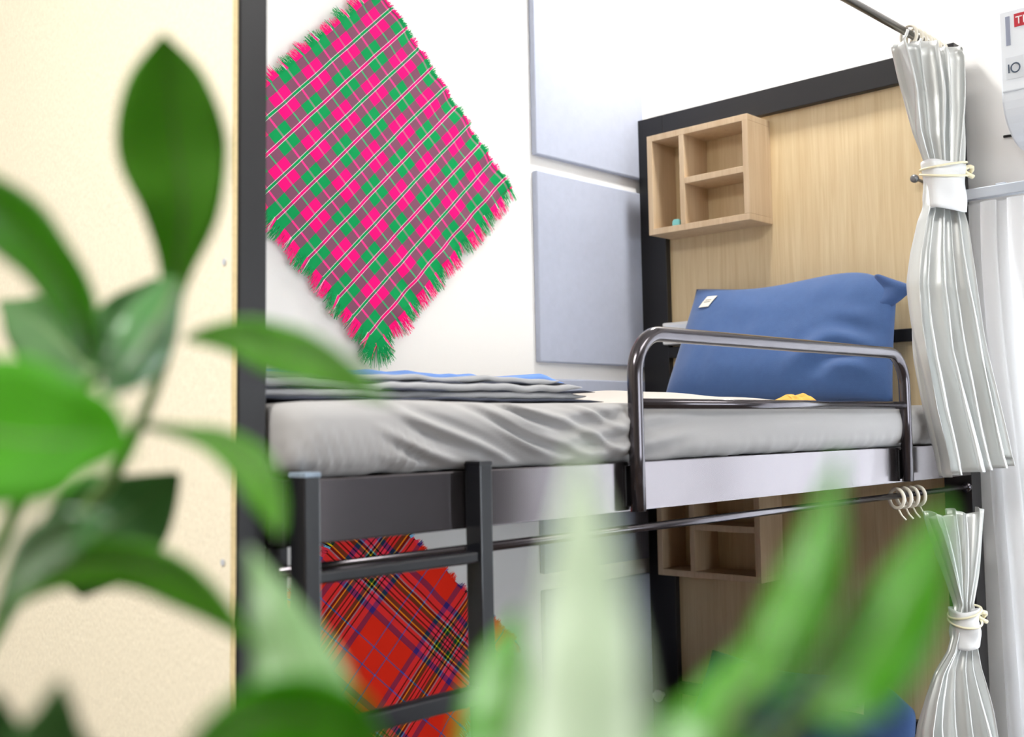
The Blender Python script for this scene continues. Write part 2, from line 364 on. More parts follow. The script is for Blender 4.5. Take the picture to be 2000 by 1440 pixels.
# ================================================================== the room
XW, YW, XL, YF = .08, 1.02, -4.6, -3.6
def struct(mb, name, m, parent=None, **k):
    o = mb.build(name, m, parent, **k)
    if parent is None: o['kind'] = 'structure'
    return o
struct(MB().box(XL-.1, XW+.2, YF-.1, YW+.1, -.1, 0), 'floor', 'floor')
struct(MB().box(XL-.1, XW+.2, YF-.1, YW+.1, CEIL, CEIL+.1), 'ceiling', 'ceil')
struct(MB().box(XL-.1, XW+.2, YW, YW+.1, 0, CEIL), 'wall_back', 'wall')
struct(MB().box(XL-.1, XL, YF, YW, 0, CEIL), 'wall_left', 'wall_low_bounce')
fx0, fx1, fz0, fz1 = -2.0, -.05, .85, 2.15
struct(MB().box(XL-.1, fx0, YF-.1, YF, 0, CEIL).box(fx1, XW+.2, YF-.1, YF, 0, CEIL).box(fx0, fx1, YF-.1, YF, 0, fz0).box(fx0, fx1, YF-.1, YF, fz1, CEIL), 'wall_front', 'wall_low_bounce')
win = thing('added_window', ((fx0+fx1)/2, YF-.05, fz0), None, None); win['kind'] = 'structure'  # unseen window added to light the lower bunk's back wall and shawl
fr = MB()
for k in range(4):
    a = fx0+(fx1-fx0-.05)*k/3; fr.box(a, a+.05, YF-.07, YF-.02, fz0, fz1)
for a, b in ((fz0, fz0+.05), (fz1-.05, fz1)): fr.box(fx0, fx1, YF-.07, YF-.02, a, b)
fr.build('window_frame', 'white', win, bevel=.003)
for k in range(3):
    a = fx0+.05+(fx1-fx0-.05)*k/3; MB().box(a, a+(fx1-fx0-.05)/3-.05, YF-.05, YF-.044, fz0+.05, fz1-.05).build('window_pane', 'glass', win)
wy0, wy1, wz0, wz1 = -1.5, -.16, .25, 2.12
dy0, dy1, dz1 = -2.85, -1.62, 2.3
mb = MB(); T = .12
mb.box(XW, XW+T, wy1, YW, 0, CEIL).box(XW, XW+T, wy0, wy1, 0, wz0).box(XW, XW+T, wy0, wy1, wz1, CEIL)
mb.box(XW, XW+T, YF, wy0, 0, CEIL)
struct(mb, 'wall_right', 'wall')
win = thing('window_1', (XW+.06, (wy0+wy1)/2, wz0), None, None); win['kind'] = 'structure'
fr = MB()
for a, b in ((wy0, wy0+.05), (wy1-.05, wy1), ((wy0+wy1)/2-.03, (wy0+wy1)/2+.03)): fr.box(XW+.04, XW+.09, a, b, wz0, wz1)
for a, b in ((wz0, wz0+.05), (wz1-.05, wz1)): fr.box(XW+.04, XW+.09, wy0, wy1, a, b)
fr.build('window_frame', 'white', win, bevel=.003)
for a, b in ((wy0+.05, (wy0+wy1)/2-.03), ((wy0+wy1)/2+.03, wy1-.05)): MB().box(XW+.06, XW+.066, a, b, wz0+.05, wz1-.05).build('window_pane', 'glass', win)
dr = thing('added_door', (XW-.02, (dy0+dy1)/2, 0), None, None); dr['kind'] = 'structure'  # unseen dark door added so the side rail reflects something dark
MB().box(XW-.03, XW, dy0+.06, dy1-.06, 0, dz1-.06).build('added_door_leaf', 'added_door_dark', dr, bevel=.004)
MB().box(XW-.04, XW, dy0, dy0+.06, 0, dz1).box(XW-.04, XW, dy1-.06, dy1, 0, dz1).box(XW-.04, XW, dy0+.06, dy1-.06, dz1-.06, dz1).build('added_door_frame', 'added_door_dark', dr, bevel=.004)
MB().tube([(XW-.03, dy0+.15, 1.0), (XW-.075, dy0+.15, 1.0), (XW-.075, dy0+.27, 1.0)], .009).build('added_door_handle', 'screw', dr, smooth=True)

emit('lampglow', (1, .985, .95, 1), 6)
for i, (lx, ly, sx, sy, pw) in enumerate(ADDED_LAMPS):
    t = thing('added_ceiling_light', (lx, ly, CEIL-.04), 'added unseen rectangular LED ceiling light %s' % ('above the plant end of the room', 'above the aisle beside the bunk bed')[i], 'ceiling light')  # unseen light panels added to brighten the end board, headboard and aisle
    MB().box(lx-sx/2-.02, lx+sx/2+.02, ly-sy/2-.02, ly+sy/2+.02, CEIL-.03, CEIL).build('housing', 'white', t, bevel=.003)
    MB().box(lx-sx/2, lx+sx/2, ly-sy/2, ly+sy/2, CEIL-.034, CEIL-.03).build('diffuser', 'lampglow', t)
    area('added_glow', (lx, ly, CEIL-.045), sx, sy, pw, (1, .985, .95))
cx, cy = -.22, .45
t = thing('ceiling_downlight', (cx, cy, CEIL-.03), 'round white downlight in the ceiling above the bunk headboard', 'ceiling light')
ring = [(cx+.09*math.cos(2*PI*k/32), cy+.09*math.sin(2*PI*k/32), CEIL-.012) for k in range(32)]
MB().tube(ring, .012, 8, closed=True).build('rim', 'white', t, smooth=True)
MB().prism([(cx+.085*math.cos(2*PI*k/32), cy+.085*math.sin(2*PI*k/32)) for k in range(32)], lambda p: (p[0], p[1], CEIL-.014), lambda p: (p[0], p[1], CEIL-.004)).build('diffuser', 'lampglow', t)
l = bpy.data.lights.new('downlight_glow', 'AREA'); l.shape = 'DISK'; l.size = .16; l.energy = 15; l.color = (1, .985, .95)
o = bpy.data.objects.new('downlight_glow', l); COL.objects.link(o); o.location = (cx, cy, CEIL-.03)

# grey felt panels on the back wall
PZ = [(2.416, 2.962, 'uppermost grey felt wall panel, above the headboard top'), (1.826, 2.37, 'tall grey felt wall panel level with the upper pillow, left of the headboard'),
      (1.236, 1.78, 'grey felt wall panel whose top edge shows just above the upper mattress'), (.646, 1.19, 'shaded grey felt wall panel inside the lower bunk')]
for z0, z1, lb in PZ:
    o = MB().box(-.48, .03, 1.0, YW, z0, z1).build('felt_panel', 'felt', bevel=.004)
    tag(o, lb, 'wall panel', 'grey felt panels stacked up the back wall')

# ================================================================== bunk bed
bed = thing('bunk_bed', (-1.03, .5, 0), 'black framed bunk bed with oak headboard and cream board at its foot', 'bunk bed')
MB().box(0, .06, .905, 1.0, 0, 2.6).build('post', 'black', bed, bevel=.002)
MB().box(0, .06, 0, .07, 0, 2.6).build('post', 'black', bed, bevel=.002)
for dz in (0, -1.008):
    MB().box(0, .06, .07, .905, 2.527+dz, 2.6+dz).build('top_rail', 'black', bed, bevel=.002)
    MB().box(.022, .04, .07, .905, 1.62+dz, 2.527+dz).build('headboard_panel', 'oak', bed)
    MB().box(-.004, .022, .07, .905, 1.847+dz, 1.88+dz).build('cross_bar', 'black', bed, bevel=.002)
    MB().box(0, .06, .07, .905, 1.54+dz, 1.62+dz).build('bottom_rail', 'black', bed, bevel=.002)
MB().box(-2.06, -2.0305, 0, .0295, 1.502, 1.581).build('rail_end_cover', 'black', bed, bevel=.002)  # black block added over the rail end to hide its bright reflection
MB().box(-2.06, -2.032, .0305, .075, .53, 1.5).build('corner_plate', 'black', bed, bevel=.002)
MB().box(-2.03, 0, 0, .028, 1.502, 1.581).build('side_rail', 'rail_gloss', bed, bevel=.002)
MB().box(-2.06, 0, .97, .998, 1.502, 1.581).build('side_rail', 'black', bed, bevel=.002)
MB().box(-2.06, -2.032, .031, .97, 1.502, 1.581).build('end_rail', 'black', bed, bevel=.002)
MB().box(-2.032, 0, .028, .97, 1.55, 1.579).build('bed_base', 'black', bed)
MB().box(-2.06, 0, 0, .028, .45, .53).build('side_rail', 'black', bed, bevel=.002)
MB().box(-2.06, 0, .97, .998, .45, .53).build('side_rail', 'black', bed, bevel=.002)
MB().box(-2.06, 0, .028, .97, .50, .529).build('bed_base', 'black', bed)
MB().box(-2.1, -2.061, .03, .075, 0, 2.6).build('foot_post', 'black', bed, bevel=.002, lean=True)
MB().box(-2.1, -2.061, .95, .998, 0, 2.6).build('foot_post', 'black', bed, bevel=.002, lean=True)
eb = MB().box(-2.108, -2.101, .0335, .998, .12, 2.6).build('end_board', 'board', bed, lean=True)
eb['label'] = 'cream rough faced board'
MB().box(-2.1078, -2.1012, .0322, .0334, .12, 2.6).build('board_edge', 'board_edge', eb, lean=True)
for z in (1.842, 1.487):
    n = 14; x = -2.1085+(z-1.73)*.0125
    ang = [(math.cos(2*PI*k/n), math.sin(2*PI*k/n)) for k in range(n)]
    MB().prism([(.048+.004*a, z+.004*b) for a, b in ang], lambda p: (x-.001, p[0], p[1]), lambda p: (x+.003, p[0], p[1])).build('screw', 'screw', eb)
# guard rail: bent tube with a lower cross bar
def arc(c, r, a0, a1, n, y): return [(c[0]+r*math.cos(a0+(a1-a0)*k/n), y, c[1]+r*math.sin(a0+(a1-a0)*k/n)) for k in range(n+1)]
gy, gz = -.016, 1.789
gx0, gx1, gr = -1.392, -.4, .07
pts = [(gx0, gy, 1.502), (gx0, gy, 1.6), (gx0, gy, 1.68)]+arc((gx0+gr, gz-gr), gr, PI, PI/2, 10, gy)+arc((gx1-gr, gz-gr), gr, PI/2, 0, 10, gy)+[(gx1, gy, 1.66), (gx1, gy, 1.505)]
gd = MB().tube(pts, .0128, 16).build('guard_rail', 'tube', bed, smooth=True)
MB().tube([(gx0, gy, 1.674), (gx1, gy, 1.674)], .0085, 14).build('crossbar', 'tube', gd, smooth=True)
for x in (gx0, gx1): MB().box(x-.014, x+.014, -.003, 0, 1.51, 1.575).build('mounting_plate', 'black', gd, bevel=.001)

# ladder
lad = thing('ladder', (-1.9, -.015, 0), 'black metal ladder hooked on the side rail at the foot of the bed', 'ladder')
for x0, zt in ((-2.052, 1.588), (-1.762, 1.592)):
    p = MB().box(x0, x0+.023, -.031, -.001, 0, zt).build('upright', 'ladder', lad, bevel=.002)
    MB().box(x0-.0008, x0+.0238, -.0318, -.0002, zt-.004, zt+.002).build('end_cap', 'scuff' if x0 < -2 else 'ladder', p, bevel=.001)
for z in (1.465, 1.281, 1.096, .911, .726, .541, .356, .171):
    MB().box(-2.029, -1.762, -.027, -.006, z-(.0075 if z > 1.4 else .0115), z+(.0075 if z > 1.4 else .0115)).build('rung', 'ladder', lad, bevel=.003)

# ================================================================== mattress, bedding
def rrect(u, y0, y1, z0, z1, r):
    """rounded rectangle outline point for u in 0..1, starting mid back going over the bottom"""
    w, h = y1-y0-2*r, z1-z0-2*r
    per = 2*(w+h)+2*PI*r; d = u*per
    segs = [('l', (y1-r, z0), (-1, 0), w), ('a', (y0+r, z0+r), -PI/2, -PI), ('l', (y0, z0+r), (0, 1), h), ('a', (y0+r, z1-r), PI, PI/2), ('l', (y0+r, z1), (1, 0), w), ('a', (y1-r, z1-r), PI/2, 0), ('l', (y1, z1-r), (0, -1), h), ('a', (y1-r, z0+r), 0, -PI/2)]
    for s in segs:
        L = s[3] if s[0] == 'l' else PI*r/2
        if d <= L+1e-9:
            if s[0] == 'l': return s[1][0]+s[2][0]*d, s[1][1]+s[2][1]*d
            a = s[2]+(s[3]-s[2])*d/L; return s[1][0]+r*math.cos(a), s[1][1]+r*math.sin(a)
        d -= L
    return y1-r, z0
def sm(a, b, x): t = max(0, min(1, (x-a)/(b-a))); return t*t*(3-2*t)
def mattress(name, x0, x1, y0, y1, z0, z1, m, wrinkle):
    # dense sampling on the front (y0) face; section parameter remapped
    h = z1-z0; r = .024; w = y1-y0-2*r; per = 2*(w+h-2*r)+2*PI*r
    ub = w/per; uf = (w+PI*r+h-2*r)/per
    us = [ub*k/10 for k in range(10)]+[ub+(uf-ub)*k/34 for k in range(34)]+[uf+(1-uf)*k/34 for k in range(34)]
    nx = 330
    xs = [x0+(x1-x0)*(k/nx) for k in range(nx+1)]
    mb = MB(); n = len(us)
    for x in xs:
        # plan rounding at the ends
        e = min(x-x0, x1-x); rc = .045
        ins = rc-math.sqrt(max(0, rc*rc-(rc-e)**2)) if e < rc else 0
        for u in us:
            y, z = rrect(u, y0+ins, y1-ins, z0+min(ins*.3, .01), z1-min(ins*.25, .01), r)
            if wrinkle:
                ff = sm(y0+.09, y0+.0, y)                      # front face weight
                hz = (z-z0)/h
                nn = noise.noise(Vector((x*7, z*9, 3)))
                a1 = sm(-1.95, -1.82, x)*sm(-1.3, -1.5, x)
                ph = (x*.085+z*.25)/.264+.006*nn+.02*(x+1.7)**2
                d1 = .006*a1*(math.sin(ph*2*PI/.030)+.5*math.sin(ph*2*PI/.0173+1.3+2*nn))*sm(0, .25, hz)*(0.6+.9*max(0, nn+.35))
                a2 = sm(-1.80, -1.9, x)
                ph2 = x*.93+z*.36+.004*nn
                d2 = .0042*a2*math.sin(ph2*2*PI/.0165)*sm(.75, .35, hz)*(.6+nn)
                a3 = sm(-1.36, -1.2, x)
                d3 = .0035*a3*noise.noise(Vector((x*3.0, z*20, 9)))+.0022*a3*noise.noise(Vector((x*40, z*25, 1)))*sm(.5, .1, hz)
                a4 = sm(-1.62, -1.5, x)*sm(-1.2, -1.36, x)
                d4 = .005*a4*math.sin((z*.96-x*.12)*2*PI/.034+nn*2)
                y -= ff*(d1+d2+d3+d4+.008*math.sin(PI*hz))
                z += .003*noise.noise(Vector((x*4, y*4, 5)))*(1 if hz > .9 else 0)
                # hem: the sheet's lower edge wanders a little
                z += ff*sm(.15, 0, hz)*(.004*noise.noise(Vector((x*25, 0, 2)))-.004*sm(-1.5, -1.3, x)*sm(-1.2, -1.35, x))
            mb.v.append((x, y, z))
    for i in range(nx):
        for k in range(n):
            k2 = (k+1) % n
            mb.f.append((i*n+k, (i+1)*n+k, (i+1)*n+k2, i*n+k2))
    mb.f.append(tuple(range(n))); mb.f.append(tuple(nx*n+k for k in reversed(range(n))))
    return mb.build(name, m, smooth=True)
mu = mattress('mattress', -2.056, -.006, -.004, .965, 1.582, 1.676, 'sheet', True)
tag(mu, 'mattress in a wrinkled grey fitted sheet on the upper bunk', 'mattress', 'mattresses')
ml = mattress('mattress', -2.05, -.006, .002, .965, .532, .64, 'sheet_low_bounce', False)
tag(ml, 'grey sheeted mattress on the shaded lower bunk', 'mattress', 'mattresses')

# folded grey blanket: five wavy plies, each with a rounded front fold
def ply(x0, x1, y0, y1, zc, th, seed, amp=.004):
    mb = MB(); n = 10; nx = 90; prof = []
    for k in range(n+1):
        a = PI/2+PI*k/n; prof.append((y0+th/2+th/2*math.cos(a), th/2*math.sin(a)))
    prof = [(y1, th/2)]+[(y0+(y1-y0)*q, th/2) for q in (.7, .4, .2)]+prof+[(y0+(y1-y0)*q, -th/2) for q in (.2, .4, .7)]+[(y1, -th/2)]
    m = len(prof)
    for i in range(nx+1):
        t = i/nx; x = x0+(x1-x0)*t
        wv = amp*noise.noise(Vector((x*9, seed*3.1, 0)))+amp*.5*noise.noise(Vector((x*26, seed*5.7, 1)))
        en = min(1, (1-t)*14+.25)
        yy = .012*noise.noise(Vector((x*6, seed*7.7, 4)))
        for y, z in prof: mb.v.append((x, y+yy*(1 if y < y0+.1 else .3), zc+wv+z*en))
    for i in range(nx):
        for k in range(m-1): mb.f.append((i*m+k, i*m+k+1, (i+1)*m+k+1, (i+1)*m+k))
        mb.f.append((i*m+m-1, i*m, (i+1)*m, (i+1)*m+m-1))
    mb.f.append(tuple(reversed(range(m)))); mb.f.append(tuple(nx*m+k for k in range(m)))
    return mb
bk = thing('folded_blanket', (-1.7, .3, 1.678), 'flat folded grey blanket lying across the foot half of the upper mattress', 'blanket')
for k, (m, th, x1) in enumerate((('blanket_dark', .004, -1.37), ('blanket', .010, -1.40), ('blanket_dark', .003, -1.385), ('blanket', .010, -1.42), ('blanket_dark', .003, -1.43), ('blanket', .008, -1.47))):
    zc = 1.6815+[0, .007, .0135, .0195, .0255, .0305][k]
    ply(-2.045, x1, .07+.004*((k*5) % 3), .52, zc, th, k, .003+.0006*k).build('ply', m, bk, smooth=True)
ob = ply(-1.95, -1.20, .3, .62, 1.7275, .016, 11, .009).build('folded_throw', 'bluecloth', smooth=True)
tag(ob, 'thin blue cloth folded on top of the grey blanket', 'blanket')
# flat cream sheet lying turned down before the pillow
def mound(x0, x1, y0, y1, z0, h, seed):
    mb = MB()
    def fn(u, v):
        a = math.sin(PI*u)**.5*math.sin(PI*v)**.45 if 0 < u < 1 and 0 < v < 1 else 0
        x = x0+(x1-x0)*u+.02*noise.noise(Vector((v*4, seed, 0))); y = y0+(y1-y0)*v+.015*noise.noise(Vector((u*5, seed, 2)))
        return x, y, z0+h*a*(1+.3*noise.noise(Vector((u*5, v*5, seed))))
    def fb(u, v):
        p = fn(u, v); return p[0], p[1], z0
    mb.grid(60, 30, fn); mb.grid(60, 30, lambda u, v: fb(1-u, v))
    return mb
o = mound(-1.36, -.46, .16, .75, 1.679, .036, 3).build('folded_sheet', 'cream', smooth=True)
tag(o, 'pale folded sheet lying flat before the upper pillow', 'sheet')
o = mound(-.545, -.475, .15, .23, 1.679, .026, 8).build('yellow_cloth', 'yellow', smooth=True)
tag(o, 'small yellow cloth against the foot of the upper pillow', 'cloth')

# pillows
def pillow(name, label, loc, m, mdark, yaw, tilt, W2, H2, T, tagpos, seed, flap=True):
    root = thing(name, loc, label, 'pillow', 'blue pillows on the bunks')
    R = Matrix.Rotation(yaw, 3, 'X')  # roll within the headboard plane
    def place(a, b, c):
        # a along -Y (to the right in view), b up the pillow, c towards the foot (-X)
        p = R @ Vector((0, -a, b))
        x = -c*math.cos(tilt)-p.z*-math.sin(tilt); z = p.z*math.cos(tilt)+c*math.sin(tilt)
        return Vector((loc[0]+x, loc[1]+p.y, loc[2]+z))
    def surf(sgn):
        def fn(u, v):
            s, t = 2*u-1, 2*v-1
            e = max(0, (1-abs(s)**3.2))*max(0, (1-abs(t)**3.0))
            th = T*e**.55*(.62+.38*(-t*.5+.5))
            a = s*W2*(1-.02*(1-t*t)-(.105 if s < 0 else .09)*v); b = H2+t*H2*(1-.03*(1-s*s))
            b += (.009*math.sin(s*3.6-.6)-.002)*v
            kc = max(0, s)**5*max(0, t)**5; a -= .035*kc; b -= .05*kc
            fold = .018*math.sin((s*1.2-t*.9)*9+seed)*math.exp(-((s-.55)**2/.06+(t+.5)**2/.1))
            fold += .020*math.sin((s*.5+t*1.5)*10+1)*math.exp(-((s-.75)**2/.03+(t+.35)**2/.25))
            nn = .006*noise.noise(Vector((s*2.2, t*2.2, seed)))+.0035*noise.noise(Vector((s*6, t*3, seed+4)))
            c = sgn*th+(fold+nn)*e*(1 if sgn > 0 else .3)
            return place(a, b, c)
        return fn
    mb = MB(); mb.grid(70, 44, surf(1)); mb.grid(70, 44, lambda u, v: surf(-1)(1-u, v))
    body = mb.build('cushion', m, root, smooth=True)
    # weld the two faces
    bm = bmesh.new(); bm.from_mesh(body.data); bmesh.ops.remove_doubles(bm, verts=bm.verts, dist=.0006)
    bmesh.ops.recalc_face_normals(bm, faces=bm.faces); bm.to_mesh(body.data); bm.free()
    F = surf(1)
    def on(u, v, off):
        p = F(u, v); q1 = F(u+.01, v)-p; q2 = F(u, v+.01)-p
        n = q1.cross(q2).normalized()
        if n.x > 0: n = -n
        return p+n*off
    tb = MB(); (tu, tv, du, dv, sh) = tagpos
    tb.grid(6, 4, lambda a, b: on(tu+du*a+sh*b, tv+dv*b, .0035))
    tg = tb.build('care_tag', 'tagwhite', root, solid=.0012)
    tg['label'] = 'small white sewn tag'
    for q in (.42, .6):
        MB().grid(4, 1, lambda a, b: on(tu+du*(.2+.6*a)+sh*(q+.05*b), tv+dv*(q+.05*b), .0048)).build('print_line', 'ink', tg, solid=.0003)
    if flap:
        fb = MB()
        # the loose open end of the pillowcase folded back beyond the stuffing
        def fl(u, v):
            wd = .078*(min(v/.6, (1-v)/.4))**.85+.002
            a = W2*.74+(wd+W2*.095)*u; b = 2*H2*(.66+.27*v-.03*u*v)
            c = .012+.014*math.sin(PI*u)+.004*math.sin(v*7+3*u)
            return place(a, b, c)
        fb.grid(10, 20, fl).build('pillowcase_flap', mdark, root, smooth=True, solid=.004)
    return root
pillow('pillow', 'blue pillow with a white tag leaning on the upper headboard', (-.20, .45, 1.687), 'navy', 'navyd', math.radians(0), math.radians(22), .345, .187, .085, (.085, .79, .06, .1, .028), 1.0)
pillow('pillow', 'dark blue pillow in the shade of the lower bunk', (-.20, .45, .653), 'navy', 'navyd', math.radians(2), math.radians(24), .345, .178, .085, (.72, .72, .1, .1, -.01), 5.0, flap=False)

# ================================================================== shelves and fittings on the headboard
def shelf(dz, label):
    y0, y1, z0, z1, xf, xb, t = .546, .894, 2.211+dz, 2.511+dz, -.1, .0215, .018
    r = thing('box_shelf', (xb, (y0+y1)/2, z0), label, 'shelf', 'oak box shelves on the headboard')
    MB().box(xf, xb, y0, y1, z1-t, z1).build('top_board', 'oak_shelf', r, bevel=.001)
    MB().box(xf, xb, y0, y1, z0, z0+t).build('bottom_board', 'oak_shelf', r, bevel=.001)
    MB().box(xf, xb, y0, y0+t, z0+t, z1-t).build('side_board', 'oak_shelf', r, bevel=.001)
    MB().box(xf, xb, y1-t, y1, z0+t, z1-t).build('side_board', 'oak_shelf', r, bevel=.001)
    MB().box(xf, xb, .762, .779, z0+t, z1-t).build('divider', 'oak_shelf', r, bevel=.001)
    MB().box(xf, xb, y0+t, .762, 2.347+dz, 2.365+dz).build('shelf_board', 'oak_shelf', r, bevel=.001)
shelf(0, 'pale oak box shelf with three compartments on the upper headboard')
shelf(-1.008, 'shaded oak box shelf on the lower headboard under the side rail')
mb = MB().prism([(.786, 2.2292), (.812, 2.2292), (.812, 2.242), (.806, 2.248), (.790, 2.247), (.786, 2.243)], lambda p: (-.097, p[0], p[1]), lambda p: (-.075, p[0], p[1]))
tag(mb.build('eraser', 'teal', bevel=.002), 'small pale teal block in the left compartment of the upper box shelf', 'eraser')
fx = thing('socket_box', (.0, .83, 1.882), 'white plastic box on the upper headboard half hidden behind the blue pillow', 'socket box')
MB().box(-.03, .0215, .75, .906, 1.886, 1.952).build('casing', 'white', fx, bevel=.004)
MB().box(-.032, -.03, .77, .895, 1.894, 1.944).build('cover_plate', 'plastic', fx, bevel=.001)
for y in (.80, .86): MB().box(-.0335, -.032, y-.018, y+.018, 1.903, 1.936).build('switch', 'white', fx, bevel=.001)
kn = thing('wall_knob', (-.02, .961, .827), 'small round white knob on the black post of the lower bunk', 'knob')
MB().tube([(.0, .961, .827), (-.02, .961, .827)], [.008, .008], 16).build('stem', 'white', kn, smooth=True)
MB().tube([(-.018, .961, .827), (-.02, .961, .827), (-.026, .961, .827), (-.032, .961, .827), (-.034, .961, .827)], [.012, .017, .019, .016, .008], 20).build('head', 'white', kn, smooth=True)
hk = thing('curtain_hook', (0, .104, 2.26), 'grey tieback hook on the upper headboard beside the curtain band', 'hook')
MB().tube([(.022, .104, 2.262), (-.02, .104, 2.262)], .004, 10).build('shank', 'greym', hk, smooth=True)
MB().tube([(-.018, .104, 2.262), (-.022, .104, 2.262), (-.03, .104, 2.262), (-.033, .104, 2.262)], [.006, .0105, .0105, .006], 16).build('knob', 'greym', hk, smooth=True)

# ================================================================== curtain rods and tied curtains
def rod(z, y, r, m, label, x0=-2.06, x1=0):
    t = thing('curtain_rod', (-1.0, y, z-r), label, 'curtain rod', 'bunk curtain rods')
    MB().tube([(x0, y, z), (x1, y, z)], r, 16).build('bar', m, t, smooth=True)
    MB().tube([(-.012, y, z), (0, y, z)], r*1.9, 16).build('flange', m, t, smooth=True)
    return t
rod(2.572, .018, .0095, 'ladder', 'dark curtain rod above the upper bunk reaching the headboard top')
rod(1.472, .012, .0068, 'tube', 'thin metal curtain rod under the side rail of the upper bunk')

def lerp_levels(T, z):
    for a, b in zip(T, T[1:]):
        if a[0] >= z >= b[0]:
            k = (a[0]-z)/(a[0]-b[0]); return [p+(q-p)*k for p, q in zip(a, b)]
    return T[0] if z > T[0][0] else T[-1]
def curtain(name, label, T, tie, N, amp_top, amp_tie, amp_bot, seed, rings, rod_y, rod_z, rod_r, hemslope=0):
    zt, zb = T[0][0], T[-1][0]; zc = (tie[0]+tie[1])/2
    root = thing(name, ((T[-1][1]+T[-1][3])/2, (T[-1][2]+T[-1][4])/2, zb), label, 'curtain', 'tied grey bunk curtains')
    nu, nv = N*16, 110
    def fn(u, v):
        z = zt+(zb-zt)*v
        _, ax, ay, bx, by = lerp_levels(T, z)
        if z > zc: k = (z-zc)/(zt-zc); amp = amp_tie+(amp_top-amp_tie)*sm(0.05, .8, k)
        else: k = (zc-z)/(zc-zb); amp = amp_tie+(amp_bot-amp_tie)*sm(0.05, .7, k)
        dx, dy = bx-ax, by-ay; L = math.hypot(dx, dy); dx /= L; dy /= L
        uu = u+.12*noise.noise(Vector((u*5, z*1.3, seed)))*math.sin(PI*u)
        ph = 2*PI*N*uu+2.2*noise.noise(Vector((u*3, z*2.2, seed+3)))
        a2 = amp*(.6+.8*abs(noise.noise(Vector((u*4.7, seed, z*1.1)))*1.6))
        off = a2*math.sin(ph); lat = .42*a2*math.sin(2*ph+.6)
        mid = .5-abs(uu-.5)
        off += -.012*math.sin(PI*uu)
        s = L*uu+lat*min(1, mid*8)
        zz = z+(hemslope*(u-.5) if v > .98 else 0)
        if v == 0: zz += .010*math.sin(ph*.5+seed)
        return ax+dx*s+dy*off, ay+dy*s-dx*off, zz
    MB().grid(nu, nv, fn).build('curtain_cloth', 'satin', root, smooth=True, solid=.0015)
    # tie band
    la = lerp_levels(T, zc); cxx, cyy = (la[1]+la[3])/2, (la[2]+la[4])/2
    hw = math.hypot(la[3]-la[1], la[4]-la[2])/2+.004; dx, dy = (la[3]-la[1])/(2*hw), (la[4]-la[2])/(2*hw)
    def bd(u, v):
        q = 2*PI*u; z = tie[0]+(tie[1]-tie[0])*v
        r1 = hw*(1+.03*math.sin(7*q+seed)-.05*math.sin(PI*v)); r2 = (.030+amp_tie*.6)*(1+.05*math.sin(5*q))
        bulge = .004*math.sin(v*9+2*q)
        return cxx+dx*r1*math.cos(q)+dy*(r2+bulge)*math.sin(q), cyy+dy*r1*math.cos(q)-dx*(r2+bulge)*math.sin(q), z+.004*math.sin(q*2+seed)
    MB().grid(48, 12, bd, closeu=True).build('tie_band', 'band', root, smooth=True, solid=.004)
    # cream cord with a knot at the top of the band
    for kk, zz in enumerate((tie[0]-.006, tie[0]-.026)):
        pts = [(cxx+dx*(hw+.006)*math.cos(2*PI*k/40)+dy*(.036+amp_tie*.6)*math.sin(2*PI*k/40), cyy+dy*(hw+.006)*math.cos(2*PI*k/40)-dx*(.036+amp_tie*.6)*math.sin(2*PI*k/40), zz+.012*math.cos(2*PI*k/40+kk)) for k in range(40)]
        MB().tube(pts, .0025, 8, closed=True).build('cord', 'cord', root, smooth=True)
    kx, ky = cxx+dx*(hw+.002)-dy*-.02, cyy+dy*(hw+.002)-.02
    MB().tube([(kx+.008*math.cos(a*1.3), ky-.008*math.sin(a*1.7), tie[0]-.018+.012*math.sin(a)) for a in [k*.5 for k in range(16)]], .005, 8).build('knot', 'cord', root, smooth=True)
    for x in rings:
        R = rod_r+.012
        pts = [(x+.004*math.cos(2*PI*k/28), rod_y+R*math.cos(2*PI*k/28), rod_z-.006+R*1.15*math.sin(2*PI*k/28)) for k in range(28)]
        rg = MB().tube(pts, .0042, 8, closed=True).build('ring', 'ringp', root, smooth=True)
        MB().tube([(x, rod_y-.002, rod_z-.006-R*1.1), (x-.004, rod_y-.012, rod_z-.006-R*1.1-.016), (x, rod_y-.02, zt-.004)], .002, 8).build('ring_hook', 'ringp', rg, smooth=True)
    return root
curtain('bunk_curtain', 'silver grey satin curtain tied in the middle at the upper bunk headboard', UPCURT, (2.238, 2.125), 5, .034, .013, .040, 2.0, [-.225, -.195, -.168, -.14, -.112, -.085, -.05], .018, 2.572, .0095, .02)
curtain('bunk_curtain', 'silver grey satin curtain tied in the middle at the lower bunk', LOCURT, (1.205, 1.12), 5, .022, .010, .034, 6.0, [-.40, -.362, -.325, -.288], .012, 1.472, .0068)

# ================================================================== window sheer, its rail
rl = thing('curtain_track', (.04, -.85, 2.19), 'slim pale metal curtain track above the window', 'curtain rail')
MB().box(.018, .045, -1.60, .02, 2.195, 2.222).build('track', 'alu', rl, bevel=.002)
for y in (-.09, -.8, -1.5): MB().box(.03, .08, y-.012, y+.012, 2.222, 2.228).build('bracket', 'alu', rl, bevel=.001)
def sh(u, v):
    z = 2.185-2.12*v; y = -.005-.05*sm(0, .5, v)*(1-u)-1.575*u
    a = .012+.012*v
    ph = u*2*PI*21+1.5*noise.noise(Vector((u*9, z*1.2, 2)))
    return .025+a*math.sin(ph)+.006*noise.noise(Vector((u*40, z*4, 1))), y+.01*math.sin(2*ph)+.01*noise.noise(Vector((u*8, z*2, 5))), z
o = MB().grid(420, 60, sh).build('sheer_curtain', 'sheer', smooth=True)
tag(o, 'white see-through curtain hanging from the track before the window', 'curtain')

